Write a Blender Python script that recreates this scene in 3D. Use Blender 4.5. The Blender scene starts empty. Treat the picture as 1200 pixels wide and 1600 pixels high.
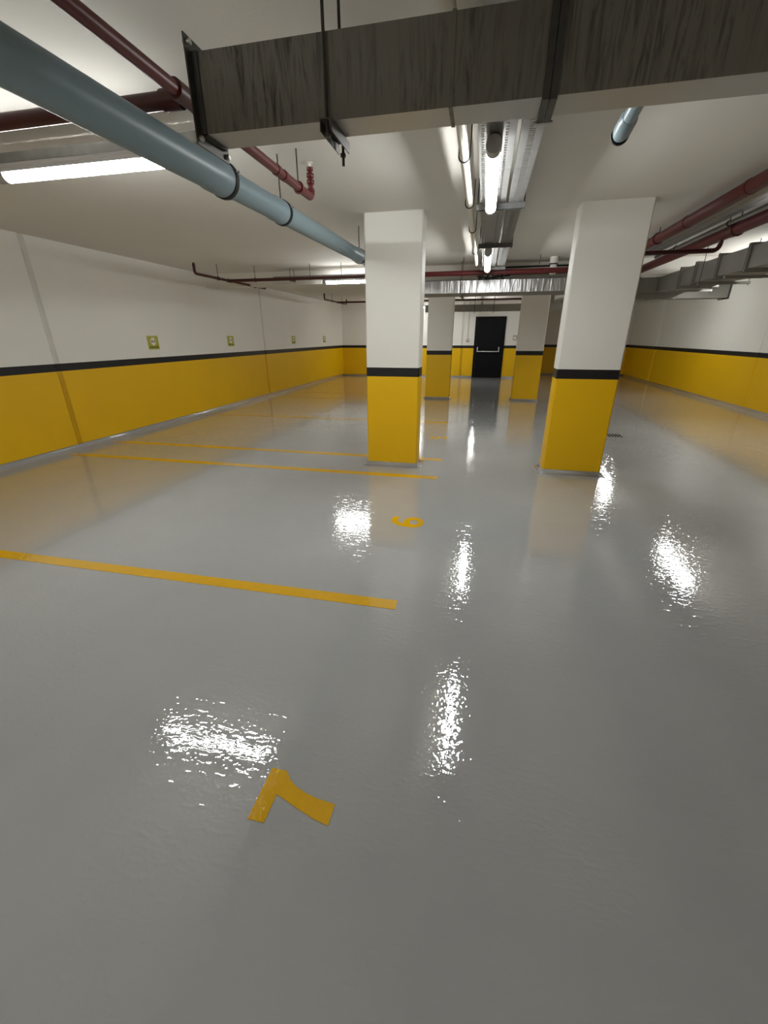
import bpy, math, random
from mathutils import Vector, Matrix
random.seed(7)
S = bpy.context.scene
COL = S.collection

# ------------------------------------------------------------------ camera
cam_d = bpy.data.cameras.new('camera'); cam = bpy.data.objects.new('camera', cam_d); COL.objects.link(cam)
cam_d.sensor_fit = 'HORIZONTAL'; cam_d.sensor_width = 36.0; cam_d.lens = 648.96 / 1200 * 36
cam_d.clip_start = 0.02; cam_d.clip_end = 200
CR = ((0.97621158, 0.08226915, -0.20060593), (0.21680603, -0.3809192, 0.89883019), (-0.00246865, -0.92094101, -0.38969418))
m = Matrix.Identity(4)
for i in range(3):
    m[i][0] = CR[i][0]; m[i][1] = -CR[i][1]; m[i][2] = -CR[i][2]
m[2][3] = 1.5
cam.matrix_world = m
S.camera = cam

# ------------------------------------------------------------------ world (closed basement: almost no ambient) and exposure
W = bpy.data.worlds.new('world'); S.world = W; W.use_nodes = True
W.node_tree.nodes['Background'].inputs[0].default_value = (0.05, 0.05, 0.05, 1)
W.node_tree.nodes['Background'].inputs[1].default_value = 0.1
S.view_settings.view_transform = 'Standard'; S.view_settings.look = 'None'
S.view_settings.gamma = 1; S.view_settings.use_curve_mapping = False
S.view_settings.exposure = 0.64
S.cycles.max_bounces = 14; S.cycles.diffuse_bounces = 9; S.cycles.glossy_bounces = 6
LAMP = 50.0            # radiance of the opal tube diffusers
LAMP_COL = (0.99, 1.0, 0.985)

# ------------------------------------------------------------------ materials
def new_mat(name):
    mt = bpy.data.materials.new(name); mt.use_nodes = True
    nt = mt.node_tree
    return mt, nt, nt.nodes['Principled BSDF']

def setp(b, **k):
    for n, v in k.items():
        b.inputs[n.replace('_', ' ')].default_value = v

def paint(name, col, rough=0.6, spec=0.4, var=0.06, scale=6.0, bump=0.0004, bscale=120.0, metal=0.0, stretch=(1, 1, 1), dark=None):
    """solid paint / metal with faint mottling and fine relief"""
    mt, nt, b = new_mat(name); N = nt.nodes; L = nt.links
    setp(b, Roughness=rough, Metallic=metal); b.inputs['Specular IOR Level'].default_value = spec
    tc = N.new('ShaderNodeTexCoord'); mp = N.new('ShaderNodeMapping'); mp.inputs['Scale'].default_value = stretch
    L.new(tc.outputs['Object'], mp.inputs['Vector'])
    nz = N.new('ShaderNodeTexNoise'); nz.inputs['Scale'].default_value = scale; nz.inputs['Detail'].default_value = 5
    L.new(mp.outputs[0], nz.inputs['Vector'])
    rp = N.new('ShaderNodeValToRGB')
    lo = dark if dark else tuple(c * (1 - var) for c in col)
    rp.color_ramp.elements[0].position = 0.3; rp.color_ramp.elements[1].position = 0.7
    rp.color_ramp.elements[0].color = (*lo, 1); rp.color_ramp.elements[1].color = (*col, 1)
    L.new(nz.outputs['Fac'], rp.inputs['Fac']); L.new(rp.outputs['Color'], b.inputs['Base Color'])
    if bump:
        n2 = N.new('ShaderNodeTexNoise'); n2.inputs['Scale'].default_value = bscale; n2.inputs['Detail'].default_value = 2
        L.new(mp.outputs[0], n2.inputs['Vector'])
        bp = N.new('ShaderNodeBump'); bp.inputs['Distance'].default_value = bump; bp.inputs['Strength'].default_value = 1.0
        L.new(n2.outputs['Fac'], bp.inputs['Height']); L.new(bp.outputs[0], b.inputs['Normal'])
    return mt

def floor_mat(name, col, film=None):
    """glossy self levelling epoxy with orange peel"""
    mt, nt, b = new_mat(name); N = nt.nodes; L = nt.links
    setp(b, Roughness=0.035); b.inputs['Specular IOR Level'].default_value = 0.5; b.inputs['IOR'].default_value = 1.5
    g = N.new('ShaderNodeNewGeometry')
    nz = N.new('ShaderNodeTexNoise'); nz.inputs['Scale'].default_value = 0.7; nz.inputs['Detail'].default_value = 6; nz.inputs['Roughness'].default_value = 0.65
    L.new(g.outputs['Position'], nz.inputs['Vector'])
    rp = N.new('ShaderNodeValToRGB'); e = rp.color_ramp.elements
    e[0].position = 0.3; e[1].position = 0.7
    e[0].color = (*[c * 0.93 for c in col], 1); e[1].color = (*[min(1, c * 1.05) for c in col], 1)
    L.new(nz.outputs['Fac'], rp.inputs['Fac']); L.new(rp.outputs['Color'], b.inputs['Base Color'])
    b.inputs['Coat Weight'].default_value = 0.75; b.inputs['Coat Roughness'].default_value = 0.03; b.inputs['Coat IOR'].default_value = 1.5
    # trowel waves, stretched across the hall
    mp = N.new('ShaderNodeMapping'); mp.inputs['Scale'].default_value = (1.6, 4.0, 1.0)
    L.new(g.outputs['Position'], mp.inputs['Vector'])
    prev = None
    for vec, scale, det, lo, hi, dist in ((mp.outputs[0], 2.2, 2.0, 0.0, 1.0, 0.0007), (mp.outputs[0], 9.0, 1.0, 0.48, 0.82, 0.00050), (g.outputs['Position'], 62, 0.6, 0.40, 0.85, 0.00023)):
        n_ = N.new('ShaderNodeTexNoise'); n_.inputs['Scale'].default_value = scale; n_.inputs['Detail'].default_value = det
        L.new(vec, n_.inputs['Vector'])
        rr = N.new('ShaderNodeMapRange'); rr.interpolation_type = 'SMOOTHSTEP' if lo > 0 else 'LINEAR'
        rr.inputs['From Min'].default_value = lo; rr.inputs['From Max'].default_value = hi
        L.new(n_.outputs['Fac'], rr.inputs['Value'])
        bp = N.new('ShaderNodeBump'); bp.inputs['Distance'].default_value = dist; L.new(rr.outputs[0], bp.inputs['Height'])
        if prev: L.new(prev.outputs[0], bp.inputs['Normal'])
        prev = bp
    L.new(prev.outputs[0], b.inputs['Normal']); L.new(prev.outputs[0], b.inputs['Coat Normal'])
    return mt

def dirty_metal(name, base, dirt, amount):
    """galvanised sheet dulled by dust, with dirty runs down its face"""
    mt, nt, b = new_mat(name); N = nt.nodes; L = nt.links
    setp(b, Roughness=0.5, Metallic=0.35)
    g = N.new('ShaderNodeNewGeometry')
    mp = N.new('ShaderNodeMapping'); mp.inputs['Scale'].default_value = (34, 34, 3.2)
    L.new(g.outputs['Position'], mp.inputs['Vector'])
    n1 = N.new('ShaderNodeTexNoise'); n1.inputs['Scale'].default_value = 1.0; n1.inputs['Detail'].default_value = 9; n1.inputs['Roughness'].default_value = 0.68; n1.inputs['Distortion'].default_value = 1.6
    L.new(mp.outputs[0], n1.inputs['Vector'])
    n2 = N.new('ShaderNodeTexNoise'); n2.inputs['Scale'].default_value = 2.6; n2.inputs['Detail'].default_value = 4
    L.new(g.outputs['Position'], n2.inputs['Vector'])
    r1 = N.new('ShaderNodeValToRGB'); r1.color_ramp.elements[0].position = 0.47; r1.color_ramp.elements[1].position = 0.68
    L.new(n1.outputs['Fac'], r1.inputs['Fac'])
    r2 = N.new('ShaderNodeValToRGB'); r2.color_ramp.elements[0].position = 0.35; r2.color_ramp.elements[1].position = 0.65
    L.new(n2.outputs['Fac'], r2.inputs['Fac'])
    mu = N.new('ShaderNodeMath'); mu.operation = 'MULTIPLY'; L.new(r1.outputs[0], mu.inputs[0]); L.new(r2.outputs[0], mu.inputs[1])
    m2 = N.new('ShaderNodeMath'); m2.operation = 'MULTIPLY'; m2.inputs[1].default_value = amount; L.new(mu.outputs[0], m2.inputs[0])
    mx = N.new('ShaderNodeMix'); mx.data_type = 'RGBA'
    mx.inputs['A'].default_value = (*base, 1); mx.inputs['B'].default_value = (*dirt, 1)
    L.new(m2.outputs[0], mx.inputs['Factor']); L.new(mx.outputs['Result'], b.inputs['Base Color'])
    return mt

def foil_mat(name):
    mt, nt, b = new_mat(name); N = nt.nodes; L = nt.links
    setp(b, Roughness=0.3, Metallic=0.9, Base_Color=(0.45, 0.45, 0.45, 1))
    g = N.new('ShaderNodeNewGeometry')
    mp = N.new('ShaderNodeMapping'); mp.inputs['Scale'].default_value = (9, 9, 1.2)
    L.new(g.outputs['Position'], mp.inputs['Vector'])
    n = N.new('ShaderNodeTexNoise'); n.inputs['Scale'].default_value = 1.5; n.inputs['Detail'].default_value = 4; n.inputs['Distortion'].default_value = 0.8
    L.new(mp.outputs[0], n.inputs['Vector'])
    bp = N.new('ShaderNodeBump'); bp.inputs['Distance'].default_value = 0.02; bp.inputs['Strength'].default_value = 0.7
    L.new(n.outputs['Fac'], bp.inputs['Height']); L.new(bp.outputs[0], b.inputs['Normal'])
    return mt

def lamp_mat(name, k=1.0):
    mt, nt, b = new_mat(name)
    setp(b, Base_Color=(0.9, 0.9, 0.9, 1), Roughness=0.4, Emission_Color=(*LAMP_COL, 1), Emission_Strength=LAMP * k)
    return mt

M = dict(
    floor=floor_mat('grey_epoxy', (0.385, 0.394, 0.393)),
    cove=floor_mat('grey_epoxy_cove', (0.35, 0.355, 0.36)),
    white=paint('white_wall_paint', (0.80, 0.785, 0.735), 0.55, 0.3, 0.03, 1.2, 0.0006, 60),
    ceiling=paint('white_ceiling_paint', (0.74, 0.715, 0.66), 0.8, 0.2, 0.05, 0.9, 0.0008, 40),
    yellow=paint('yellow_wall_paint', (0.80, 0.47, 0.0012), 0.45, 0.35, 0.05, 1.5, 0.0005, 60),
    black=paint('black_stripe_paint', (0.012, 0.012, 0.013), 0.45, 0.3, 0.1, 4, 0.0004, 60),
    whitetop=paint('fresh_white_paint', (0.86, 0.85, 0.81), 0.55, 0.3, 0.02, 1.2, 0.0006, 60),
    line=floor_mat('yellow_line_paint', (0.72, 0.40, 0.004)),
    duct=dirty_metal('dusty_galvanised_sheet', (0.175, 0.166, 0.142), (0.016, 0.014, 0.010), 0.95),
    duct_clean=paint('galvanised_sheet', (0.46, 0.45, 0.42), 0.38, 0.5, 0.10, 3, 0.001, 6, metal=0.55),
    duct_grey=paint('weathered_galvanised_sheet', (0.29, 0.28, 0.255), 0.6, 0.4, 0.16, 4, 0.0006, 9, metal=0.5),
    foil=foil_mat('crinkled_foil'),
    tray=paint('galvanised_tray', (0.30, 0.30, 0.29), 0.35, 0.5, 0.18, 14, 0.0003, 60, metal=0.65),
    steel=paint('dark_steel', (0.085, 0.082, 0.075), 0.45, 0.5, 0.25, 18, 0.0003, 90, metal=0.6),
    rod=paint('threaded_rod_steel', (0.07, 0.067, 0.06), 0.5, 0.5, 0.2, 30, 0.0004, 200, metal=0.5),
    zinc=paint('zinc_plated_steel', (0.62, 0.62, 0.60), 0.3, 0.5, 0.15, 20, 0.0003, 80, metal=0.8),
    red=paint('red_pipe_enamel', (0.110, 0.0105, 0.0105), 0.4, 0.5, 0.15, 8, 0.0004, 50),
    darkred=paint('dark_red_pipe_enamel', (0.062, 0.009, 0.0085), 0.42, 0.5, 0.2, 8, 0.0004, 50),
    pvc=paint('blue_grey_plastic', (0.215, 0.295, 0.330), 0.38, 0.45, 0.05, 3, 0.0001, 20),
    rubber=paint('black_rubber', (0.012, 0.012, 0.012), 0.6, 0.3, 0.1, 20),
    cream=paint('cream_conduit_plastic', (0.70, 0.68, 0.58), 0.4, 0.4, 0.05, 5, 0),
    housing=paint('grey_lamp_housing', (0.42, 0.41, 0.40), 0.5, 0.4, 0.05, 5, 0),
    doorblk=paint('black_door_enamel', (0.0035, 0.0035, 0.0045), 0.6, 0.15, 0.1, 4, 0.0001, 40),
    chrome=paint('satin_metal', (0.60, 0.60, 0.60), 0.35, 0.5, 0.03, 8, 0, metal=0.4),
    sign=paint('lime_sign_plastic', (0.42, 0.40, 0.035), 0.4, 0.4, 0.03, 8, 0),
    signrim=paint('pale_lime_sign_edge', (0.60, 0.58, 0.28), 0.4, 0.4, 0.03, 8, 0),
    print_white=paint('white_print', (0.80, 0.78, 0.72), 0.5, 0.3, 0.02, 8, 0),
    print_black=paint('black_print', (0.012, 0.012, 0.012), 0.5, 0.3, 0.02, 8, 0),
    mainred=paint('dark_red_main_enamel', (0.085, 0.0075, 0.0085), 0.45, 0.4, 0.15, 8, 0.0004, 50),
    dullzinc=paint('dull_slotted_channel', (0.09, 0.09, 0.087), 0.5, 0.5, 0.2, 20, 0.0003, 80, metal=0.4),
    void=paint('drain_void', (0.003, 0.003, 0.003), 1.0, 0.0, 0.0, 8, 0),
    joint_w=paint('white_joint_shade', (0.69, 0.675, 0.63), 0.6, 0.3, 0.10, 5, 0.0008, 60),  # darker copy of the white wall paint: groove shade put into the colour
    joint_y=paint('yellow_joint_shade', (0.62, 0.35, 0.003), 0.5, 0.3, 0.10, 5, 0.0008, 60),  # same for the yellow dado, shade of the groove painted in
    lamp=lamp_mat('opal_tube_light'),
)

# ------------------------------------------------------------------ mesh builder
class MB:
    def __init__(self): self.v = []; self.f = []; self.mi = []; self.sm = []
    def add(self, vs, fs, mi=0, smooth=False):
        o = len(self.v); self.v += [tuple(p) for p in vs]
        for f in fs:
            self.f.append(tuple(i + o for i in f)); self.mi.append(mi); self.sm.append(smooth)
        return self
    def box(self, x0, x1, y0, y1, z0, z1, mi=0, b=0.0):
        if b <= 0:
            vs = [(x, y, z) for z in (z0, z1) for y in (y0, y1) for x in (x0, x1)]
            return self.add(vs, [(0, 2, 3, 1), (4, 5, 7, 6), (0, 1, 5, 4), (2, 6, 7, 3), (0, 4, 6, 2), (1, 3, 7, 5)], mi)
        # chamfered box
        vs = []; idx = {}
        for sx in (0, 1):
            for sy in (0, 1):
                for sz in (0, 1):
                    c = [(x0, x1)[sx], (y0, y1)[sy], (z0, z1)[sz]]; s = [1 - 2 * sx, 1 - 2 * sy, 1 - 2 * sz]
                    for ax in range(3):
                        p = [c[i] + (0 if i == ax else s[i] * b) for i in range(3)]
                        idx[(sx, sy, sz, ax)] = len(vs); vs.append(p)
        fs = []
        for ax in range(3):
            u, w = [(1, 2), (0, 2), (0, 1)][ax]
            for s in (0, 1):
                q = []
                for a, c in ((0, 0), (1, 0), (1, 1), (0, 1)):
                    k = [0, 0, 0]; k[ax] = s; k[u] = a; k[w] = c; q.append(idx[(*k, ax)])
                fs.append(q)
        for ax in range(3):
            u, w = [(1, 2), (0, 2), (0, 1)][ax]
            for a in (0, 1):
                for c in (0, 1):
                    k0 = [0, 0, 0]; k0[u] = a; k0[w] = c; k1 = list(k0); k1[ax] = 1
                    fs.append([idx[(*k0, u)], idx[(*k1, u)], idx[(*k1, w)], idx[(*k0, w)]])
        for sx in (0, 1):
            for sy in (0, 1):
                for sz in (0, 1): fs.append([idx[(sx, sy, sz, a)] for a in range(3)])
        return self.add(vs, fs, mi)
    def path(self, pts, r, seg=14, mi=0, cap=True, radii=None):
        """round tube along a polyline"""
        P = [Vector(p) for p in pts]; n = len(P); rings = []
        t = [(P[min(i + 1, n - 1)] - P[max(i - 1, 0)]).normalized() for i in range(n)]
        up = Vector((0, 0, 1)) if abs(t[0].z) < 0.9 else Vector((1, 0, 0))
        u = t[0].cross(up).normalized(); vs = []
        for i in range(n):
            u = (u - t[i] * u.dot(t[i])).normalized(); w = t[i].cross(u)
            rr = radii[i] if radii else r
            if 0 < i < n - 1:
                c = (P[i + 1] - P[i]).normalized().dot(t[i]); rr = rr
            for k in range(seg):
                a = 2 * math.pi * k / seg
                vs.append(P[i] + (u * math.cos(a) + w * math.sin(a)) * rr)
        fs = [(i * seg + k, i * seg + (k + 1) % seg, (i + 1) * seg + (k + 1) % seg, (i + 1) * seg + k) for i in range(n - 1) for k in range(seg)]
        self.add(vs, fs, mi, True)
        if cap:
            o = len(vs); self.add(vs[:seg], [tuple(range(seg))], mi); self.add(vs[-seg:], [tuple(range(seg))[::-1]], mi)
        return self
    def prism(self, poly, z0, z1, mi=0):
        n = len(poly)
        self.add([(x, y, z0) for x, y in poly] + [(x, y, z1) for x, y in poly],
                 [tuple(range(n))[::-1], tuple(range(n, 2 * n))] + [(i, (i + 1) % n, n + (i + 1) % n, n + i) for i in range(n)], mi)
        return self
    def build(self, name, mats, parent=None, origin=None):
        if not isinstance(mats, (list, tuple)): mats = [mats]
        o = Vector(origin) if origin else (Vector(world_loc(parent)) if parent else Vector((0, 0, 0)))
        me = bpy.data.meshes.new(name)
        me.from_pydata([Vector(p) - o for p in self.v], [], self.f); me.update()
        for a in mats: me.materials.append(a)
        for p, i, s in zip(me.polygons, self.mi, self.sm): p.material_index = i; p.use_smooth = s
        import bmesh
        bm = bmesh.new(); bm.from_mesh(me); bmesh.ops.recalc_face_normals(bm, faces=bm.faces); bm.to_mesh(me); bm.free()
        ob = bpy.data.objects.new(name, me); COL.objects.link(ob)
        if parent:
            ob.parent = parent; ob.location = o - Vector(world_loc(parent))
        else: ob.location = o
        return ob

def world_loc(o):
    p = Vector((0, 0, 0))
    while o is not None: p += o.location; o = o.parent
    return p

def tag(o, label=None, cat=None, group=None, kind=None):
    if label: o['label'] = label
    if cat: o['category'] = cat
    if group: o['group'] = group
    if kind: o['kind'] = kind
    return o

def thing(name, loc, label, cat, group=None):
    o = bpy.data.objects.new(name, None); COL.objects.link(o); o.location = loc; o.empty_display_size = 0.1
    return tag(o, label, cat, group)

def elbow(a, b, c, r, n=6):
    """points rounding corner b between a and c"""
    a, b, c = Vector(a), Vector(b), Vector(c)
    d0 = (a - b).normalized() * r; d1 = (c - b).normalized() * r; pts = []
    for i in range(n + 1):
        t = i / n
        pts.append(b + d0 * (1 - t) ** 2 + d1 * t ** 2)
    return pts

# ------------------------------------------------------------------ dimensions
XL, XR, YB, YR, YN, H = -5.6, 5.6, 17.45, 19.4, -4.5, 2.66
XREC = 1.75                      # the far wall steps back right of this x
Z1, Z2 = 1.07, 1.168             # top of yellow dado, top of black stripe

# ------------------------------------------------------------------ setting
def S_(o, kind='structure'): o['kind'] = kind; return o

fl = MB(); fl.box(XL - .2, XR + .2, YN - .2, YR + .2, -0.2, 0); S_(fl.build('floor', M['floor']))
ce = MB(); ce.box(XL - .2, XR + .2, YN - .2, YR + .2, H, H + .2); S_(ce.build('ceiling', M['ceiling']))

def banded_wall(name, axis, at, a0, a1, face, joints, joint_shade=False):
    """painted wall: yellow dado, black stripe, white above; shallow vertical plaster joints"""
    mb = MB(); gw, gd = 0.04, 0.02
    edges = [a0]
    for j in joints: edges += [j - gw, j + gw]
    edges.append(a1)
    zs = [(0.0, Z1, 0), (Z1, Z2, 1), (Z2, H, 2)]
    def P(a, z, d):
        return (at + face * d, a, z) if axis == 'y' else (a, at + face * d, z)
    for i in range(len(edges) - 1):
        rec = -gd if i % 2 else 0.0
        e0, e1 = edges[i], edges[i + 1]
        for z0, z1, mi in zs:
            if i % 2:
                mid0, mid1 = e0 + gw * .7, e1 - gw * .7
                q = [P(e0, z0, 0), P(mid0, z0, rec), P(mid1, z0, rec), P(e1, z0, 0), P(e0, z1, 0), P(mid0, z1, rec), P(mid1, z1, rec), P(e1, z1, 0)]
                mb.add(q, [(0, 1, 5, 4), (1, 2, 6, 5), (2, 3, 7, 6)], mi + (3 if joint_shade and mi != 1 else 0))  # groove faces take the darkened paints that stand for shade
            else:
                mb.add([P(e0, z0, 0), P(e1, z0, 0), P(e1, z1, 0), P(e0, z1, 0)], [(0, 1, 2, 3)], mi)
    # solid back
    t = -0.2
    q = [P(a0, 0, -gd - .002), P(a1, 0, -gd - .002), P(a1, H, -gd - .002), P(a0, H, -gd - .002), P(a0, 0, t), P(a1, 0, t), P(a1, H, t), P(a0, H, t)]
    mb.add(q, [(0, 1, 2, 3), (4, 5, 6, 7), (0, 1, 5, 4), (3, 2, 6, 7), (0, 3, 7, 4), (1, 2, 6, 5)], 2)
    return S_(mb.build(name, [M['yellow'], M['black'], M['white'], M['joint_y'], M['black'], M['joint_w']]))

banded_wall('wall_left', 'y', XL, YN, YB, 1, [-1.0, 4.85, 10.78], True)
banded_wall('wall_right', 'y', XR, YN, YR, -1, [4.8, 10.68, 16.46])
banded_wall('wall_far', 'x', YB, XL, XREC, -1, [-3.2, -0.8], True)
banded_wall('wall_far_recess', 'x', YR, XREC, XR, -1, [])
banded_wall('wall_return', 'y', XREC, YB, YR, 1, [])
banded_wall('wall_near', 'x', YN, XL, XR, 1, [])

def cove(name, p0, p1, nrm, kind='structure', parent=None, hh=0.055, dd=0.06, miter=0.0):
    """concave epoxy fillet where wall meets floor; miter>0 widens it at the ends for outside corners"""
    p0, p1, nrm = Vector(p0), Vector(p1), Vector(nrm); t = (p1 - p0).normalized(); n = 6; vs = []
    for end, sgn in ((p0, -1), (p1, 1)):
        vs.append(end + Vector((0, 0, -.004)))
        for i in range(n + 1):
            a = math.pi / 2 * i / n
            d = dd * (1 - math.cos(a)) + .003; z = hh * (1 - math.sin(a))
            vs.append(end + nrm * d + t * sgn * miter * d + Vector((0, 0, z + .001)))
        vs.append(end + nrm * (dd + .003) + t * sgn * miter * (dd + .003) + Vector((0, 0, -.004)))
    k = n + 3
    fs = [(i, i + 1, k + i + 1, k + i) for i in range(k - 1)] + [(k - 1, 0, k, 2 * k - 1), tuple(range(k)), tuple(range(k, 2 * k))]
    mb = MB(); mb.add(vs, fs, 0, True)
    o = mb.build(name, M['cove'], parent)
    if kind: o['kind'] = kind
    return o

cove('baseboard_left', (XL, YN, 0), (XL, YB, 0), (1, 0, 0), hh=.075, dd=.075)
cove('baseboard_right', (XR, YN, 0), (XR, YR, 0), (-1, 0, 0), hh=.075, dd=.075)
cove('baseboard_far', (XL, YB, 0), (-0.36, YB, 0), (0, -1, 0))
cove('baseboard_far', (0.76, YB, 0), (XREC, YB, 0), (0, -1, 0))
cove('baseboard_recess', (XREC, YR, 0), (XR, YR, 0), (0, -1, 0))
bm_ = MB(); bm_.box(XL, XR, 8.52, 8.86, 2.42, H, 0, 0.008); S_(bm_.build('trim_1', M['ceiling']))

# ------------------------------------------------------------------ columns
def column(x0, x1, y0, y1, label, top=None):
    t = thing('concrete_column', ((x0 + x1) / 2, (y0 + y1) / 2, 0), label, 'column', None)
    b = 0.012; mb = MB()
    ring = [(x0 + b, y0), (x1 - b, y0), (x1, y0 + b), (x1, y1 - b), (x1 - b, y1), (x0 + b, y1), (x0, y1 - b), (x0, y0 + b)]
    zs = [0, Z1, Z2] + ([top] if top else []) + [H]
    for i in range(len(zs) - 1):
        vs = [(x, y, zs[i]) for x, y in ring] + [(x, y, zs[i + 1]) for x, y in ring]
        mb.add(vs, [(k, (k + 1) % 8, 8 + (k + 1) % 8, 8 + k) for k in range(8)], min(i, 3))
    mb.build('shaft', [M['yellow'], M['black'], M['white'], M['whitetop']], t)
    for a, c, n in (((x0, y0), (x1, y0), (0, -1)), ((x1, y0), (x1, y1), (1, 0)), ((x1, y1), (x0, y1), (0, 1)), ((x0, y1), (x0, y0), (-1, 0))):
        o = cove('cove_base', (*a, 0), (*c, 0), (*n, 0), None, t, hh=.05, dd=.05, miter=1.0)
    return t
column(-1.305, -0.690, 4.93, 5.20, 'nearest yellow and white column on the left, with a paint step near its top', 2.385)
column(0.800, 1.430, 5.02, 5.29, 'nearest yellow and white column on the right, in front of the floor drain')
column(-1.375, -0.760, 11.12, 11.39, 'far yellow and white column left of the black door')
column(0.790, 1.405, 11.15, 11.42, 'far yellow and white column right of the black door')

# ------------------------------------------------------------------ floor markings
LX0, LX1 = -5.5, -0.385
lines = [(2.062, 0.092, 'nearest yellow parking line, in the open floor before the first column', LX1),
         (4.565, 0.105, 'yellow parking line just in front of the nearest left column', -0.392),
         (5.335, 0.105, 'yellow parking line just behind the nearest left column', -0.41),
         (7.90, 0.105, 'thin far yellow parking line between the near and far left columns', -0.53),
         (10.70, 0.105, 'yellow parking line just in front of the far left column', -0.55),
         (11.75, 0.105, 'yellow parking line just behind the far left column', -0.55),
         (14.2, 0.105, 'farthest yellow parking line, near the end wall', -0.55)]
for y, w, lb, xe in lines:
    mb = MB(); mb.box(LX0, xe, y - w / 2, y + w / 2, 0.0002, 0.0022)
    tag(mb.build('parking_line', M['line'], None, ((LX0 + xe) / 2, y, 0)), lb, 'floor marking', None)

def stroke(pts, w):
    """thick open stroke as a polygon strip"""
    P = [Vector((*p, 0)) for p in pts]; n = len(P); Lf = []; Rt = []
    for i in range(n):
        t = (P[min(i + 1, n - 1)] - P[max(i - 1, 0)]).normalized(); q = Vector((-t.y, t.x, 0)) * (w / 2)
        Lf.append(P[i] + q); Rt.append(P[i] - q)
    return Lf, Rt
def strip_mesh(mb, Lf, Rt, z0=0.0002, z1=0.0022, closed=False):
    n = len(Lf); vs = []
    for z in (z0, z1):
        for p, q in zip(Lf, Rt): vs += [(p.x, p.y, z), (q.x, q.y, z)]
    fs = []; k = 2 * n
    for i in range(n if closed else n - 1):
        a, b_, c, d = 2 * i, 2 * i + 1, 2 * ((i + 1) % n) + 1, 2 * ((i + 1) % n)
        fs += [(a, b_, c, d), (k + a, k + d, k + c, k + b_), (a, d, k + d, k + a), (b_, k + b_, k + c, c)]
    if not closed: fs += [(0, k, k + 1, 1), (2 * n - 2, 2 * n - 1, k + 2 * n - 1, k + 2 * n - 2)]
    mb.add(vs, fs)

# 7: bar runs away from the camera, stem curves off to the right
mb = MB()
sev_out = [(-0.647, 0.766), (-0.647, 0.948), (-0.600, 0.948)]
mb.prism([(-0.646, 0.766), (-0.586, 0.766), (-0.586, 0.862), (-0.586, 0.950), (-0.646, 0.950)], 0.0002, 0.0022)
top = [(-0.586, 0.950), (-0.560, 0.921), (-0.525, 0.901), (-0.485, 0.888), (-0.44, 0.879), (-0.373, 0.874)]
bot = [(-0.586, 0.862), (-0.548, 0.851), (-0.512, 0.838), (-0.472, 0.826), (-0.43, 0.814), (-0.373, 0.803)]
strip_mesh(mb, [Vector((*p, 0)) for p in top], [Vector((*p, 0)) for p in bot])
tag(mb.build('floor_number', M['line'], None, (-0.51, 0.86, 0)), 'yellow number 7 painted on the grey floor, closest to the camera', 'floor number', None)

def six(cx, cy):
    mb = MB()
    # local: u = down the digit (+x world), v = to the digit's right (+y world)
    bx, by, ru, rv = cx + 0.062, cy, 0.062, 0.078
    out = []; inn = []
    for k in range(28):
        a = 2 * math.pi * k / 28
        out.append(Vector((bx + (ru + .028) * math.cos(a), by + (rv + .030) * math.sin(a), 0)))
        inn.append(Vector((bx + (ru - .026) * math.cos(a), by + (rv - .030) * math.sin(a), 0)))
    strip_mesh(mb, out, inn, closed=True)
    pts = [(cx + .05, cy - .078), (cx, cy - .076), (cx - .05, cy - .062), (cx - .09, cy - .03), (cx - .112, cy + .01), (cx - .112, cy + .05), (cx - .098, cy + .09)]
    L_, R_ = stroke(pts, 0.056); strip_mesh(mb, L_, R_, 0.0003, 0.0023)
    return tag(mb.build('floor_number', M['line'], None, (cx, cy, 0)), 'yellow number 6 painted on the floor in front of the left column', 'floor number', None)
six(-0.53, 3.285)
def five(cx, cy):
    mb = MB()
    L_, R_ = stroke([(cx - .12, cy + .085), (cx - .12, cy - .08)], .045); strip_mesh(mb, L_, R_)
    L_, R_ = stroke([(cx - .12, cy - .06), (cx - .02, cy - .07)], .045); strip_mesh(mb, L_, R_, .0003, .0023)
    pts = [(cx - .02, cy - .075)] + [(cx + .045 - .07 * math.cos(a), cy + .0 - .09 * math.cos(a + .5) * 0 + .085 * math.sin(a)) for a in [i * .35 - .3 for i in range(10)]] + [(cx + .09, cy - .07)]
    L_, R_ = stroke(pts, .045); strip_mesh(mb, L_, R_, .0004, .0024)
    return tag(mb.build('floor_number', M['line'], None, (cx, cy, 0)), 'faint yellow number 5 on the floor behind the left column', 'floor number', None)
five(-0.565, 6.62)

# ------------------------------------------------------------------ drain grate
t = thing('floor_drain', (2.19, 7.37, 0), 'small black slotted drain grate in the floor beside the right column', 'drain')
mb = MB(); mb.box(2.075, 2.305, 7.23, 7.51, 0.0005, 0.003); mb.build('grate', M['floor'], t)
for k in range(5):
    mb = MB(); x = 2.10 + k * .044; mb.box(x, x + .022, 7.255, 7.485, 0.0025, 0.0045); mb.build('slot', M['void'], t)

# ------------------------------------------------------------------ far wall door and fittings
d = bpy.data.objects.new('door_1', None); COL.objects.link(d); d.location = (0.2, YB, 0); d['kind'] = 'structure'
mb = MB(); mb.box(-.355, -.275, YB - .05, YB - .001, 0, 2.165, 0, .004); mb.box(.675, .755, YB - .05, YB - .001, 0, 2.165, 0, .004); mb.box(-.275, .675, YB - .05, YB - .001, 2.085, 2.165, 0, .004)
mb.build('door_frame', M['doorblk'], d)
mb = MB(); mb.box(-.272, .672, YB - .035, YB - .001, .005, 2.082, 0, .004); leaf = mb.build('door_leaf', M['doorblk'], d)
mb = MB()
for x in (-.215, .575): mb.box(x - .02, x + .02, YB - .075, YB - .036, .94, 1.115, 0, .006)
mb.path([(-.225, YB - .085, .955), (.585, YB - .085, .955)], .017); mb.build('push_bar', M['chrome'], leaf)

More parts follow.
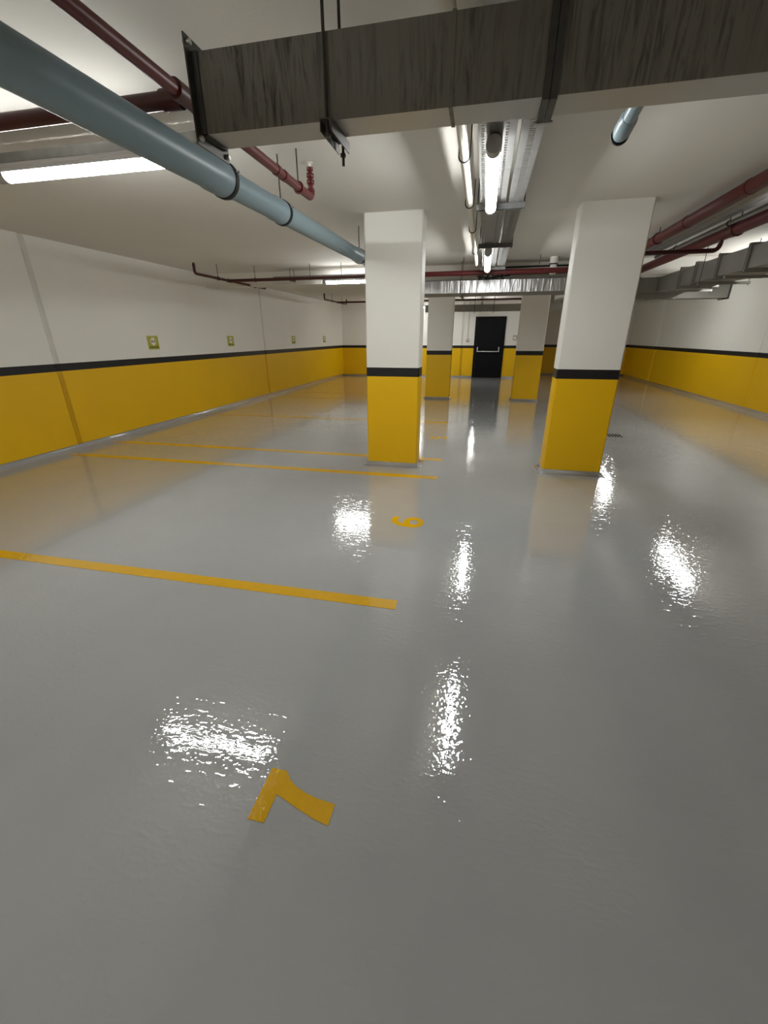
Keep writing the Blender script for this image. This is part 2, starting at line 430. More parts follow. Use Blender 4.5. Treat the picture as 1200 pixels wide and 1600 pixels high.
t = thing('emergency_light', (-.60, YB - .03, 1.34), 'small round wall device on a conduit left of the door', 'wall device')
mb = MB(); mb.path([(-.60, YB - .001, 1.345), (-.60, YB - .05, 1.345)], .055, 18); mb.build('backplate', M['steel'], t)
mb = MB(); mb.path([(-.60, YB - .051, 1.352), (-.60, YB - .066, 1.352)], .033, 16); mb.build('face', M['print_white'], t)
mb = MB(); mb.path([(-.602, YB - .014, 1.40), (-.602, YB - .014, H - .001)], .011, 8); mb.build('conduit', M['housing'], t)
t = thing('call_point', (1.10, YB - .03, 1.40), 'small grey box on the white wall right of the black door', 'wall box')
mb = MB(); mb.box(1.05, 1.19, YB - .06, YB - .001, 1.36, 1.52, 0, .008); mb.build('case', M['housing'], t)
mb = MB(); mb.box(1.075, 1.165, YB - .066, YB - .0605, 1.385, 1.47, 0, .002); mb.build('front_plate', M['print_white'], t)

# ------------------------------------------------------------------ bay signs on the left wall
def text_mesh(s, size, mat, name, parent, loc):
    """flat lettering facing +x, reading along +y"""
    cu = bpy.data.curves.new('t', 'FONT'); cu.body = s; cu.size = size; cu.align_x = 'CENTER'; cu.align_y = 'CENTER'; cu.offset = size * 0.02; cu.extrude = .0006
    ob = bpy.data.objects.new('t', cu); COL.objects.link(ob)
    bpy.context.view_layer.update()
    me = bpy.data.meshes.new_from_object(ob.evaluated_get(bpy.context.evaluated_depsgraph_get()))
    bpy.data.objects.remove(ob)
    R = Matrix(((0, 0, 1, 0), (1, 0, 0, 0), (0, 1, 0, 0), (0, 0, 0, 1)))
    me.transform(R); me.materials.clear(); me.materials.append(mat)
    o = bpy.data.objects.new(name, me); COL.objects.link(o); o.parent = parent; o.location = Vector(loc) - world_loc(parent); return o
for (y, num, lb) in ((6.73, 'A-5', 'lime green bay sign A-5 on the left wall, largest and nearest'),
                     (9.18, 'A-4', 'lime green bay sign A-4 on the left wall, next beyond the A-5 sign'),
                     (12.62, 'A-3', 'small lime green bay sign A-3 on the left wall past the far joint'),
                     (15.31, 'A-2', 'tiny lime green bay sign A-2 on the left wall nearest the corner')):
    t = thing('bay_sign', (XL, y, 1.30), lb, 'sign')
    mb = MB(); mb.box(XL + .0005, XL + .006, y - .135, y + .135, 1.295, 1.52, 0, .002); pl = mb.build('plate', M['signrim'], t)
    mb = MB(); mb.box(XL + .0062, XL + .0074, y - .122, y + .122, 1.307, 1.508); mb.build('printed_face', M['sign'], t)
    mb = MB(); mb.path([(XL + .0074, y, 1.427), (XL + .0084, y, 1.427)], .062, 24); mb.build('disc', M['print_white'], t)
    text_mesh(num, .068, M['print_black'], 'number_lettering', t, (XL + .0092, y, 1.427))
    text_mesh('PARK ALANI', .038, M['print_black'], 'caption_lettering', t, (XL + .0082, y, 1.332))

# ------------------------------------------------------------------ lamps
def tube_lamp(axis, at, a0, a1, z, label, hang=True):
    """weatherproof linear fitting: grey housing, opal diffuser, two end caps. axis: run direction"""
    loc = (at, (a0 + a1) / 2, z - .045) if axis == 'y' else ((a0 + a1) / 2, at, z - .045)
    t = thing('tube_light', loc, label, 'lamp', None)
    def prof(a, pts):
        return [((at + u, a, z + w) if axis == 'y' else (a, at + u, z + w)) for u, w in pts]
    def extr(pts, s0, s1, name, mat, smooth):
        n = len(pts); mb = MB()
        mb.add(prof(s0, pts) + prof(s1, pts), [(i, (i + 1) % n, n + (i + 1) % n, n + i) for i in range(n)], 0, smooth)
        mb.add(prof(s0, pts), [tuple(range(n))]); mb.add(prof(s1, pts), [tuple(range(n))]); return mb.build(name, mat, t)
    dif = [(.039 * math.cos(a), -.006 + .039 * math.sin(a)) for a in [math.pi * .95 + math.pi * 1.1 * i / 14 for i in range(15)]]
    extr(dif, a0, a1, 'diffuser', M['lamp'], False)
    hou = [(-.0385, .0002), (-.0405, .020), (-.028, .045), (.028, .045), (.0405, .020), (.0385, .0002)]
    extr(hou, a0 - .02, a1 + .02, 'housing', M['housing'], False)
    cap = [(.042 * math.cos(a), -.004 + .042 * math.sin(a)) for a in [2 * math.pi * i / 18 for i in range(18)]]
    extr(cap, a0 - .075, a0 - .001, 'end_cap', M['housing'], False); extr(cap, a1 + .001, a1 + .06, 'end_cap', M['housing'], False)
    for s in (a0 + .12, a1 - .12):      # hangs on two short drop rods where no tray carries it
        if hang:
            q = (at, s) if axis == 'y' else (s, at)
            mb = MB(); mb.path([(*q, z + .045), (*q, H - .0005)], .005, 8); mb.build('drop_rod', M['rod'], t)
    return t
ZL = 2.435
tube_lamp('x', 2.62, -2.98, -1.79, ZL, 'lit tube light under the short tray at upper left, behind the blue-grey pipe', False)
tube_lamp('y', -0.033, 2.90, 4.03, ZL, 'lit tube light under the central cable tray, nearest behind the duct', False)
tube_lamp('y', -0.036, 6.05, 7.40, ZL, 'lit tube light under the central cable tray, second one farther along', False)
tube_lamp('y', -0.15, 15.0, 16.2, ZL, 'lit tube light above the black door, behind the far duct')
tube_lamp('x', 8.28, -2.92, -1.72, ZL, 'lit tube light left of the near left column, under the red pipe', False)
tube_lamp('y', 3.78, 6.95, 8.35, ZL, 'lit tube light beside the right wall, hidden behind the right duct')
tube_lamp('y', 3.66, 11.6, 12.7, ZL, 'lit tube light at the far right, hidden behind the right column')
tube_lamp('x', -3.0, -2.98, -1.79, ZL, 'unseen tube light added behind the camera at left to brighten the near floor')  # unseen fitting, added to lift the floor near the camera
tube_lamp('y', -0.033, -2.95, -1.75, ZL, 'unseen tube light added on the central tray behind the camera to brighten the floor', False)  # also unseen, added as extra light for the middle of the near floor
tube_lamp('x', 16.2, -3.30, -2.12, 2.46, 'lit tube light at the far left corner, seen between the left columns')

# ------------------------------------------------------------------ cable trays
def tray(name, axis, c0, c1, a0, a1, z, rows, label, side=.05, step=1.6, pitch=.03, slot=.014, perf=None, hangers=(), hang_ext=.03, rod_offs=None):
    """perforated tray: sections with real slots, trapeze channels and rods to the ceiling. rows = [(centre offset, width)]"""
    loc = ((c0 + c1) / 2, (a0 + a1) / 2, z) if axis == 'y' else ((a0 + a1) / 2, (c0 + c1) / 2, z)
    t = thing(name, loc, label, 'cable tray', None)
    def B(mb, c_0, c_1, s0, s1, z0, z1, b=0):
        if axis == 'y': mb.box(c_0, c_1, s0, s1, z0, z1, 0, b)
        else: mb.box(s0, s1, c_0, c_1, z0, z1, 0, b)
    th = .002; s = a0
    while s < a1 - .01:
        e = min(s + step, a1); mb = MB()
        holes = perf and not (e < perf[0] or s > perf[1])
        if holes:
            cur = c0
            for rc, rw in rows:
                B(mb, cur, rc - rw / 2, s, e - .003, z, z + th)
                p = s
                while p < e - .003:
                    B(mb, rc - rw / 2, rc + rw / 2, p, min(p + pitch - slot, e - .003), z, z + th); p += pitch
                cur = rc + rw / 2
            B(mb, cur, c1, s, e - .003, z, z + th)
        else: B(mb, c0, c1, s, e - .003, z, z + th)
        B(mb, c0, c0 + th, s, e - .003, z + th, z + side); B(mb, c1 - th, c1, s, e - .003, z + th, z + side)
        mb.build('tray_section', M['tray'], t); s = e
    for h in hangers:
        mb = MB(); e0, e1 = c0 - hang_ext, c1 + hang_ext
        B(mb, e0, e1, h - .021, h + .021, z - .004, z - .001); B(mb, e0, e1, h - .021, h - .0185, z - .030, z - .004); B(mb, e0, e1, h + .0185, h + .021, z - .030, z - .004)
        B(mb, e0, e1, h - .0185, h - .012, z - .030, z - .027); B(mb, e0, e1, h + .012, h + .0185, z - .030, z - .027)
        mb.build('trapeze_channel', M['dullzinc'], t)
        for cc in (e0 + .012, e1 - .012):
            p = (cc, h) if axis == 'y' else (h, cc)
            mb = MB(); mb.path([(*p, z - .05), (*p, H - .0005)], .005, 8); mb.build('threaded_rod', M['rod'], t)
    return t
ZT = 2.482
tray('cable_tray', 'y', -.118, .078, -3.0, 8.10, ZT, [(-.095, .015), (.030, .015)], 'wide perforated cable tray along the ceiling centre, carrying the tube lights', perf=(2.4, 8.4), pitch=.034, slot=.02, hangers=(), side=.045)
tray('cable_tray', 'y', .100, .214, -3.0, 7.45, ZT, [(.157, .034)], 'narrow ribbed cable tray running beside the wide central one', perf=(2.4, 8.4), pitch=.026, slot=.013, hangers=(), side=.045)
t = thing('tray_trapeze', (.04, 4.15, ZT - .03), 'row of slotted steel channels on rods carrying the two central trays', 'hanger')
for h in (.95, 2.56, 4.16, 5.76, 7.56):
    mb = MB(); e0, e1 = -.150, .232
    mb.box(e0, e1, h - .021, h + .021, ZT - .0042, ZT - .001); mb.box(e0, e1, h - .021, h - .0185, ZT - .04, ZT - .004); mb.box(e0, e1, h + .0185, h + .021, ZT - .04, ZT - .004)
    ch = mb.build('channel', M['dullzinc'], t)
    for x in (-.138, .225):
        mb = MB(); mb.path([(x, h, ZT - .055), (x, h, H - .0005)], .005, 8); mb.build('threaded_rod', M['rod'], ch)
tray('cable_tray', 'x', 2.60, 2.735, -3.35, -1.53, 2.484, [(2.63, .012), (2.70, .012)], 'short perforated cable tray above the upper left tube light', perf=(-4, 0), hangers=(-3.2,), pitch=.036, slot=.018)
tray('cable_tray', 'x', 8.22, 8.36, -3.95, -1.45, 2.484, [], 'cable tray above the tube light left of the near left column', hangers=(-3.6, -1.52))
tray('cable_tray', 'y', 2.06, 2.28, -2.0, 7.7, 2.57, [(2.12, .012), (2.22, .012)], 'galvanised cable tray between the two red pipes at right', perf=(3.5, 7.7), hangers=(), side=.06)

# ------------------------------------------------------------------ cream conduit by the tray
t = thing('conduit_pipe', (-.205, 3, 2.5), 'cream plastic conduit in black clamps, left of the central tray', 'pipe')
mb = MB(); mb.path([(-.205, -3, 2.50), (-.205, 7.35, 2.50)], .027, 16); mb.build('pipe_run', M['cream'], t)
for y in (-.5, 1.1, 3.17, 4.17, 5.08, 6.33):
    mb = MB(); mb.path([(-.205 + .034 * math.cos(a), y, 2.50 + .034 * math.sin(a)) for a in [math.pi * (1 + i / 10) for i in range(11)]], .0045, 8)
    for s in (-1, 1):
        mb.path([(-.205 + s * .034, y, 2.5), (-.205 + s * .034, y, H - .0005)], .004, 6)
    mb.build('clamp', M['rubber'], t)

# ------------------------------------------------------------------ big duct across the foreground
DX0, DX1, DYF, DYB, DZ0, DZ1 = -1.055, 5.45, 1.728, 1.860, 2.172, 2.394
t = thing('ventilation_duct', ((DX0 + DX1) / 2, DYB - .07, DZ0), 'dirty streaked galvanised duct crossing overhead, closest to the camera', 'duct')
def duct_seg(t, x0, x1, y0, y1, z0, z1, mats, along='x', name='duct_section'):
    mb = MB()
    mb.add([(x0, y0, z0), (x1, y0, z0), (x1, y0, z1), (x0, y0, z1)], [(0, 1, 2, 3)], 0)
    mb.add([(x0, y1, z0), (x1, y1, z0), (x1, y1, z1), (x0, y1, z1)], [(0, 1, 2, 3)], 0)
    mb.add([(x0, y0, z0), (x1, y0, z0), (x1, y1, z0), (x0, y1, z0)], [(0, 1, 2, 3)], 1)
    mb.add([(x0, y0, z1), (x1, y0, z1), (x1, y1, z1), (x0, y1, z1)], [(0, 1, 2, 3)], 0)
    mb.add([(x0, y0, z0), (x0, y1, z0), (x0, y1, z1), (x0, y0, z1)], [(0, 1, 2, 3)], 0)
    mb.add([(x1, y0, z0), (x1, y1, z0), (x1, y1, z1), (x1, y0, z1)], [(0, 1, 2, 3)], 0)
    return mb.build(name, mats, t)
segs = [DX0, -.165, .135, 1.4, 2.7, 4.0, DX1]
for a, b_ in zip(segs[:-1], segs[1:]):
    duct_seg(t, a + .0012, b_ - .0012, DYF, DYB, DZ0, DZ1, [M['duct'], M['duct_clean']])
for x in (-.165, 1.4, 2.7, 4.0):      # folded drive slips over the seams
    mb = MB(); mb.box(x - .006, x + .006, DYF - .003, DYB + .003, DZ0 - .003, DZ1 + .003); mb.build('seam_slip', M['duct'], t)
def frame_x(t, x0, x1, w, mat, name, y0=DYF, y1=DYB, z0=DZ0, z1=DZ1):
    mb = MB(); e = .0005
    mb.box(x0, x1, y0 - w, y0 - e, z0 - w, z1 + w); mb.box(x0, x1, y1 + e, y1 + w, z0 - w, z1 + w)
    mb.box(x0, x1, y0 - e, y1 + e, z0 - w, z0 - e); mb.box(x0, x1, y0 - e, y1 + e, z1 + e, z1 + w)
    return mb.build(name, mat, t)
f1 = frame_x(t, DX0 - .004, DX0 + .001, .036, M['steel'], 'end_flange')
mb = MB(); mb.box(DX0 + .001, DX0 + .022, DYF - .006, DYF - .001, DZ0, DZ1); mb.box(DX0 + .001, DX0 + .022, DYF, DYB, DZ0 - .006, DZ0 - .001)
mb.build('flange_angle', M['steel'], f1)
for y, z in ((DYF - .02, DZ0 - .018), (DYF - .02, DZ1 + .016), (DYB + .02, DZ0 - .018)):
    mb = MB(); mb.path([(DX0 - .012, y, z), (DX0 + .014, y, z)], .009, 6); mb.build('bolt', M['zinc'], f1)
mb = MB(); mb.box(DX0 - .002, DX0 + .001, DYF, DYB, DZ0, DZ1); mb.build('end_plate', M['duct_grey'], t)
for x in (.135,):
    fr = frame_x(t, x - .022, x - .001, .012, M['steel'], 'joint_flange'); frame_x(t, x + .001, x + .022, .012, M['steel'], 'joint_flange')
    mb = MB(); mb.path([(x - .03, DYB + .018, DZ0 - .012), (x + .03, DYB + .018, DZ0 - .012)], .007, 6); mb.build('bolt', M['zinc'], fr)
def duct_hanger(t, x, y0, y1, z, w=.021):
    mb = MB(); mb.box(x - w, x + w, y0, y1, z - .004, z - .001); mb.box(x - w, x - w + .003, y0, y1, z - .036, z - .004); mb.box(x + w - .003, x + w, y0, y1, z - .036, z - .004)
    hg = mb.build('hanger_channel', M['steel'], t)
    for k in range(4):
        yy = y0 + .03 + k * (y1 - y0 - .06) / 3
        s = MB(); s.box(x - w - .0008, x - w - .0002, yy - .010, yy + .010, z - .026, z - .014); s.build('slot', M['zinc'], hg)
    for y in (y0 + .014, y1 - .014):
        r = MB(); r.path([(x, y, z - .075 if y > (y0 + y1) / 2 else z - .03), (x, y, H - .0005)], .0055, 8); r.build('threaded_rod', M['rod'], hg)
        n = MB(); n.path([(x, y, z - .048), (x, y, z - .037)], .011, 6); n.build('nut', M['steel'], hg)
duct_hanger(t, -.575, DYF - .030, DYB + .042, DZ0 - .001)
duct_hanger(t, 1.74, DYF - .030, DYB + .042, DZ0 - .001); duct_hanger(t, 3.4, DYF - .030, DYB + .042, DZ0 - .001)

# ------------------------------------------------------------------ blue-grey drain pipe with sockets
PX = -1.5
def pz(y): return 2.287 + (y - 1.4) * .0185
t = thing('drain_pipe', (PX, 3, pz(3)), 'fat blue-grey plastic drain pipe running away at upper left', 'pipe')
joints = [-1.2, 2.60, 3.35, 5.43, 7.3]
R0 = .070
for a, b_, R0 in zip(joints[:-1], joints[1:], (.079, .069, .068, .066)):
    mb = MB()
    ys = [a + .02, b_ - .16, b_ - .14, b_ - .005]; rr = [R0, R0, R0 + .006, R0 + .006]
    mb.path([(PX, y, pz(y)) for y in ys], R0, 32, 0, True, rr); sec = mb.build('pipe_section', M['pvc'], t)
    g = MB(); g.path([(PX, b_ - .004, pz(b_)), (PX, b_ + .026, pz(b_))], R0 + .011, 32); ri = g.build('rubber_ring', M['rubber'], t)
    g = MB(); g.path([(PX, b_ + .0265, pz(b_)), (PX, b_ + .055, pz(b_))], R0 + .004, 32); g.build('socket_lip', M['pvc'], t)
    g = MB(); g.path([(PX, b_ + .006, pz(b_) + R0 + .012), (PX, b_ + .006, H - .0005)], .005, 8); g.build('threaded_rod', M['rod'], t)
    g = MB(); g.path([(PX + R0 + .006, b_ + .007, pz(b_) + .03), (PX + R0 + .03, b_ + .007, pz(b_) + .03)], .006, 6); g.build('clamp_screw', M['zinc'], t)

# ------------------------------------------------------------------ drain stub on the right
t = thing('drain_stub', (.62, 2.75, 2.55), 'short blue-grey pipe stub with a round end hanging behind the duct', 'pipe')
mb = MB(); mb.path([(.60, 2.0, 2.56), (.606, 2.86, 2.475)], .033, 20); mb.build('pipe_section', M['pvc'], t)
mb = MB(); mb.path([(.6045, 2.80, 2.481), (.605, 2.83, 2.478), (.606, 2.93, 2.468), (.6065, 2.96, 2.465)], .04, 22, 0, True, [.034, .043, .044, .036]); mb.build('socket', M['pvc'], t)
mb = MB(); mb.path([(.6065, 2.9605, 2.465), (.6066, 2.972, 2.464)], .045, 22); mb.build('rubber_ring', M['rubber'], t)
mb = MB(); mb.path([(.545, 2.30, 2.60), (.548, 2.6, 2.57), (.549, 2.80, 2.58), (.549, 2.84, H)], .014, 10); mb.build('hose', M['cream'], t)

# ------------------------------------------------------------------ sprinkler pipes
def rod_clamp(t, p, r, axis, mat='darkred'):
    x, y, z = p; mb = MB(); k = 14
    for i in range(1):
        pts = [((x, y + (r + .006) * math.cos(a), z + (r + .006) * math.sin(a)) if axis == 'x' else (x + (r + .006) * math.cos(a), y, z + (r + .006) * math.sin(a))) for a in [2 * math.pi * j / k for j in range(k + 1)]]
        mb.path(pts, .006, 6)
    c = mb.build('pipe_clamp', M[mat], t)
    mb = MB(); mb.path([(x, y, z + r + .004), (x, y, H - .0005)], .005, 8); mb.build('threaded_rod', M['rod'], c)
def sprinkler(t, x, y, z0, mat, r=.02):
    mb = MB(); z = z0
    prof = [(0, .9), (.03, .9), (.031, 1.25), (.055, 1.25), (.056, .75), (.07, .75), (.071, 1.2), (.10, 1.2), (.101, .7), (.115, .7), (.116, 1.05), (.14, 1.05)]
    mb.path([(x, y, z + d * .9) for d, k in prof], r, 14, 0, True, [r * k for d, k in prof]); mb.build('riser_fitting', M[mat], t)
    mb = MB(); zz = z + .128
    mb.path([(x, y, zz), (x, y, zz + .022)], r * .5, 10); mb.path([(x, y, zz + .022), (x, y, zz + .026)], r * 1.1, 14)
    mb.build('sprinkler_head', M['print_white'] if mat == 'red' else M[mat], t)
t = thing('sprinkler_pipe', (-1.335, 2.5, 2.45), 'red sprinkler pipe behind the duct end with an upright fitting at its far tip', 'pipe')
zb = 2.447
path = [(-1.335, -2, zb)] + [(-1.335, 2.10, zb), (-1.335, 3.47, zb)] + elbow((-1.335, 3.4, zb), (-1.335, 3.54, zb), (-1.335, 3.54, zb + .08), .05)[1:]
mb = MB(); mb.path(path, .027, 16); mb.build('branch_pipe', M['red'], t)
mb = MB(); mb.path([(XL + .001, 2.10, zb), (-1.36, 2.10, zb)], .032, 16); mb.build('cross_pipe', M['darkred'], t)
mb = MB(); mb.path([(-1.335, 2.02, zb), (-1.335, 2.18, zb)], .037, 16); mb.path([(-1.45, 2.10, zb), (-1.36, 2.10, zb)], .038, 16); mb.build('tee_fitting', M['darkred'], t)
sprinkler(t, -1.335, 3.54, zb + .055, 'red', .022)
for y in (2.95, 3.05): 
    mb = MB(); mb.path([(-1.335, y, zb), (-1.335, y + .035, zb)], .031, 14); mb.build('coupling', M['red'], t)
rod_clamp(t, (-1.335, 3.30, zb), .027, 'y', 'red'); rod_clamp(t, (-2.6, 2.10, zb), .032, 'x'); rod_clamp(t, (-4.2, 2.10, zb), .032, 'x')

def branch(xb, y0, ym, y1, z, xe, label, r=.021, xs=None, big=None):
    t = thing('sprinkler_pipe', (xb, ym, z), label, 'pipe')
    up = z + .10
    pts = [(xb, y0, up)] + elbow((xb, y0, up), (xb, y0, z), (xb, y0 + .1, z), .05) + elbow((xb, y1 - .1, z), (xb, y1, z), (xb, y1, up), .05) + [(xb, y1, up)]
    mb = MB(); mb.path(pts, r, 12); mb.build('branch_pipe', M['darkred'], t)
    mb = MB(); mb.path([(xb, ym, z), (xe if big is None else big, ym, z)], r * 1.15, 14); mb.build('cross_pipe', M['darkred'], t)
    if big is not None:
        mb = MB(); mb.path([(big, ym, z), (xe, ym, z)], .037, 18); mb.build('main_pipe', M['mainred'], t)
        rod_clamp(t, (-.42, ym, z), .037, 'x', 'red'); rod_clamp(t, (.75, ym, z), .037, 'x', 'red'); rod_clamp(t, (1.5, ym, z), .037, 'x', 'red')
    mb = MB(); mb.path([(xb - .0, ym - .05, z), (xb, ym + .05, z)], r * 1.4, 12); mb.build('tee_fitting', M['darkred'], t)
    for y in (y0, y1): 
        mb = MB(); mb.path([(xb, y, up), (xb, y, up + .05)], r * 1.25, 10, 0, True, [r * 1.3, r * .8]); mb.build('sprinkler_head', M['darkred'], t)
    rod_clamp(t, (xb, y0 + .65, z), r, 'y'); rod_clamp(t, (xb, y1 - .45, z), r, 'y')
    for x in (xs or ()): rod_clamp(t, (x, ym, z), r * 1.15, 'x')
    return t
branch(-4.62, 6.80, 7.80, 9.20, 2.437, 2.05, 'dark red sprinkler pipe with two upturned ends near the left wall', .022, (-4.1, -3.05, -2.48), -1.6)
branch(-4.50, 12.5, 13.7, 14.6, 2.468, 3.0, 'far small red sprinkler pipe with two upturned ends, beyond the lit tube', .021, (-3.4, -1.9, .2))

# ------------------------------------------------------------------ right hand red mains
t = thing('red_main_pipe', (1.9, 4, 2.55), 'upper red pipe on the right, running under the ceiling', 'pipe')
mb = MB(); mb.path([(1.9, -2, 2.55), (1.9, 7.70, 2.55)], .052, 20); mb.build('pipe_run', M['mainred'], t)
for y in (4.4, 5.5): 
    mb = MB(); mb.path([(1.9, y, 2.55), (1.9, y + .05, 2.55)], .056, 20); mb.build('coupling', M['mainred'], t)
rod_clamp(t, (1.9, 6.3, 2.55), .052, 'y', 'mainred'); rod_clamp(t, (1.9, 3.2, 2.55), .052, 'y', 'mainred')
t = thing('red_main_pipe', (2.4, 4, 2.49), 'lower red pipe on the right, with a thin pipe branching under it', 'pipe')
mb = MB(); mb.path([(2.4, -2, 2.488), (2.4, 8.45, 2.49)], .056, 20); mb.build('pipe_run', M['mainred'], t)
mb = MB(); mb.path([(2.4, 5.62, 2.488), (2.4, 5.70, 2.488)], .062, 20); mb.build('coupling', M['darkred'], t)
rod_clamp(t, (2.4, 5.60, 2.488), .058, 'y')
pts = [(2.4, 5.90, 2.45)] + elbow((2.4, 5.9, 2.45), (2.4, 5.9, 2.345), (2.2, 5.9, 2.345), .07) + [(1.0, 5.9, 2.345)]
mb = MB(); mb.path(pts, .023, 14); mb.build('branch_pipe', M['darkred'], t)
t = thing('conduit_pipe', (2.31, 4, 2.5), 'thin pale conduit clipped between the two red pipes on the right', 'pipe')
mb = MB(); mb.path([(2.31, -2, 2.535), (2.31, 7.6, 2.535)], .02, 12); mb.build('pipe_run', M['tray'], t)
for y in (4.2, 5.6, 6.9):
    mb = MB(); mb.path([(2.31 + .025 * math.cos(a), y, 2.535 + .025 * math.sin(a)) for a in [2 * math.pi * i / 12 for i in range(13)]], .004, 6); mb.path([(2.31, y, 2.56), (2.31, y, H - .0005)], .004, 6); mb.build('clamp', M['rubber'], t)

# ------------------------------------------------------------------ right duct along the hall
RX0, RX1, RZ0, RZ1 = 2.86, 3.36, 2.20, 2.425
t = thing('ventilation_duct', (3.1, 6, RZ0), 'grey flanged duct running along the right side toward the far wall', 'duct')
ry = [3.4, 4.9, 5.55, 6.22, 6.90, 7.54, 8.04, 8.55, 9.12]
def frame_y(t, y0, y1, w, mat, name, x0, x1, z0, z1):
    mb = MB(); e = .0005
    mb.box(x0 - w, x0 - e, y0, y1, z0 - w, z1 + w); mb.box(x1 + e, x1 + w, y0, y1, z0 - w, z1 + w)
    mb.box(x0 - e, x1 + e, y0, y1, z0 - w, z0 - e); mb.box(x0 - e, x1 + e, y0, y1, z1 + e, z1 + w)
    return mb.build(name, mat, t)
for a, b_ in zip(ry[:-1], ry[1:]):
    duct_seg(t, RX0, RX1, a + .001, b_ - .001, RZ0, RZ1, [M['duct_grey'], M['duct_grey']])
for y in ry[1:-2]:
    frame_y(t, y - .024, y - .002, .03, M['duct_grey'], 'joint_flange', RX0, RX1, RZ0, RZ1); frame_y(t, y + .002, y + .024, .03, M['duct_grey'], 'joint_flange', RX0, RX1, RZ0, RZ1)
    mb = MB(); mb.box(RX0 - .024, RX1 + .024, y - .0018, y + .0018, RZ0 - .034, RZ0 - .001); mb.box(RX0 - .034, RX0 - .001, y - .0018, y + .0018, RZ0 - .034, RZ1 + .02); mb.build('gasket', M['rubber'], t)
for a, b_ in ((1.98, 2.55), (2.55, 2.855)):
    duct_seg(t, a + .001, b_ - .001, 8.98, 9.12, RZ0, RZ1, [M['duct_grey'], M['duct_grey']], name='branch_section')
frame_x(t, 2.526, 2.548, .02, M['duct_grey'], 'joint_flange', 8.98, 9.115, RZ0, RZ1); frame_x(t, 2.552, 2.574, .02, M['duct_grey'], 'joint_flange', 8.98, 9.115, RZ0, RZ1)
for y in (5.2, 6.55, 7.25, 8.3):
    mb = MB(); z = RZ0 - .034; mb.box(RX0 - .06, RX1 + .06, y - .02, y + .02, z - .03, z); ch = mb.build('hanger_channel', M['duct_grey'], t)
    for x in ((RX0 - .045, RX1 + .045) if y in (5.2, 7.25) else (RX1 + .045,)):
        r = MB(); r.path([(x, y, z - .05), (x, y, H - .0005)], .004, 8); r.build('threaded_rod', M['rod'], ch)
    mb = MB(); mb.box(RX1 + .0605, RX1 + .064, y - .019, y + .019, z - .029, z - .001); mb.build('end_cap', M['zinc'], ch)

# far right cross duct
t = thing('ventilation_duct', (2.8, 9.3, 2.1), 'lower grey duct box crossing at far right under the flanged duct', 'duct')
duct_seg(t, 1.55, 2.90, 9.14, 9.45, 2.10, 2.33, [M['duct_grey'], M['duct_grey']]); duct_seg(t, 2.902, 4.06, 9.14, 9.45, 2.10, 2.33, [M['duct_grey'], M['duct_grey']])
frame_x(t, 4.04, 4.062, .02, M['steel'], 'end_flange', 9.14, 9.45, 2.10, 2.33)
mb = MB(); mb.box(4.061, 4.064, 9.14, 9.45, 2.10, 2.33); mb.build('end_plate', M['duct_grey'], t)
mb = MB(); mb.path([(2.98, 9.47, 2.06), (2.98, 9.47, H - .0005)], .006, 8); mb.build('threaded_rod', M['rod'], t)
mb = MB(); mb.box(2.85, 3.02, 9.13, 9.49, 2.06, 2.096); mb.build('hanger_channel', M['zinc'], t)

# ------------------------------------------------------------------ foil duct across the middle
t = thing('ventilation_duct', (0, 8.35, 2.18), 'shiny crinkled foil wrapped duct crossing between the near and far columns', 'duct')
xs = [-1.75, -.75, .22, 1.36, 1.95]
for a, b_ in zip(xs[:-1], xs[1:]):
    duct_seg(t, a + .001, b_ - .001, 8.19, 8.95, 2.185, 2.375, [M['foil'], M['duct_grey']])
    mb = MB(); mb.box(b_ - .012, b_ + .012, 8.186, 8.19, 2.185, 2.375); mb.build('tape_strip', M['zinc'], t)
for x in (-.46, -1.5):
    mb = MB(); mb.path([(x, 8.15, 2.12), (x, 8.15, H - .0005)], .006, 8); mb.build('threaded_rod', M['rod'], t)
    mb = MB(); mb.box(x - .02, x + .02, 8.13, 8.98, 2.145, 2.18); mb.build('hanger_channel', M['steel'], t)
# ------------------------------------------------------------------ far duct before the door
t = thing('ventilation_duct', (.5, 14.75, 2.2), 'far grey duct crossing above the black door', 'duct')
xs = [-1.9, -.15, 1.5, 3.2]
for a, b_ in zip(xs[:-1], xs[1:]):
    duct_seg(t, a + .001, b_ - .001, 14.6, 14.62 + .2, 2.205, 2.40, [M['duct_grey'], M['duct_grey']])
    mb = MB(); mb.box(b_ - .015, b_ + .015, 14.585, 14.599, 2.19, 2.41); mb.build('joint_flange', M['duct_grey'], t)
for x in (.22, -.36):
    mb = MB(); mb.path([(x, 14.57, 2.15), (x, 14.57, H - .0005)], .008, 8); mb.build('threaded_rod', M['rod'], t)

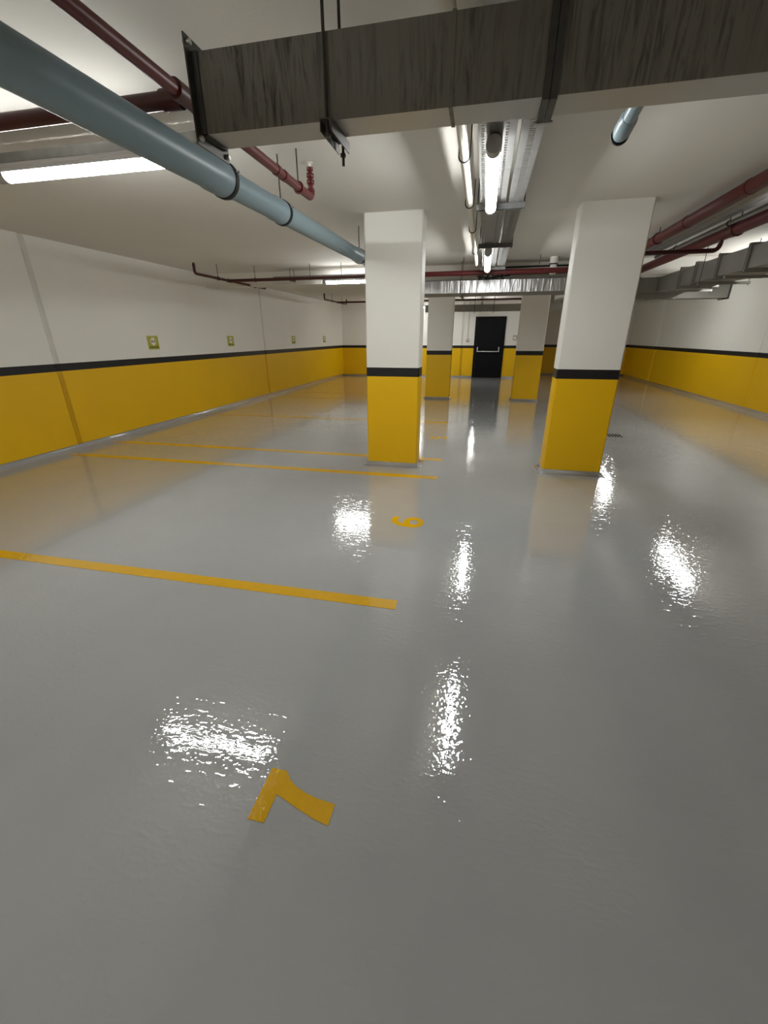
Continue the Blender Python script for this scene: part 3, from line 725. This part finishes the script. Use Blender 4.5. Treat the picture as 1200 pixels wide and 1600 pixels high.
# ------------------------------------------------------------------ clutter at the beam
t = thing('white_drain', (.99, 8.12, 2.42), 'short white vertical pipe under the ceiling beside the beam', 'pipe')
mb = MB(); mb.path([(.99, 8.08, 2.415), (.99, 8.08, 2.55), (.99, 8.08, 2.551), (.99, 8.08, H - .0005)], .05, 16, 0, True, [.05, .05, .062, .062]); mb.build('pipe_section', M['print_white'], t)
mb = MB(); mb.path([(.99, 8.08, 2.55), (.99, 8.08, 2.565)], .066, 16); mb.build('rubber_ring', M['rubber'], t)
t = thing('wall_conduit', (.9, 8.49, 2.55), 'pair of dark conduits along the face of the ceiling beam', 'pipe')
mb = MB(); mb.path([(.10, 8.50, 2.585), (.9, 8.50, 2.59), (2.4, 8.50, 2.585)], .014, 8); mb.build('conduit', M['rubber'], t)
mb = MB(); mb.path([(.10, 8.495, 2.50), (2.4, 8.495, 2.505)], .028, 10); mb.build('conduit', M['steel'], t)
t = thing('cable_bundle', (0, 8.1, 2.4), 'tangle of dark cables hanging where the central tray meets the foil duct', 'cables')
for k in range(8):
    x = -.14 + k * .05; j = random.uniform(-.03, .03); mb = MB()
    mb.path([(x, 8.14, 2.47), (x + j, 8.155, 2.43), (x + j * 2, 8.165, 2.40), (x + j * 3, 8.21, 2.388 + .001 * k), (x + .06 + j, 8.34, 2.388), (x + .10, 8.44, 2.40)], .011, 8)
    mb.build('cable', M['rubber'], t)
mb = MB(); mb.path([(-.20, 8.165, 2.425), (.0, 8.168, 2.40), (.12, 8.168, 2.41), (.34, 8.165, 2.43)], .010, 8); mb.build('cable', M['rubber'], t)
t = thing('flexible_duct', (1.9, 12, 2.3), 'dark crumpled flexible duct beyond the far right column', 'duct')
mb = MB(); n = 40; pts = []; rad = []
for i in range(n + 1):
    u = i / n; pts.append((1.55 + 1.0 * u, 12.2 + .3 * math.sin(u * 3), 2.32 + .10 * math.sin(u * 5 + .4))); rad.append(.10 + (.012 if i % 2 else -.008))
mb.path(pts, .1, 16, 0, True, rad); mb.build('hose', M['duct_grey'], t)
for u in (.25, .75):
    p = pts[int(u * n)]
    mb = MB(); mb.path([(p[0], p[1], p[2] + .09), (p[0], p[1], H - .0005)], .006, 8); mb.build('threaded_rod', M['rod'], t)
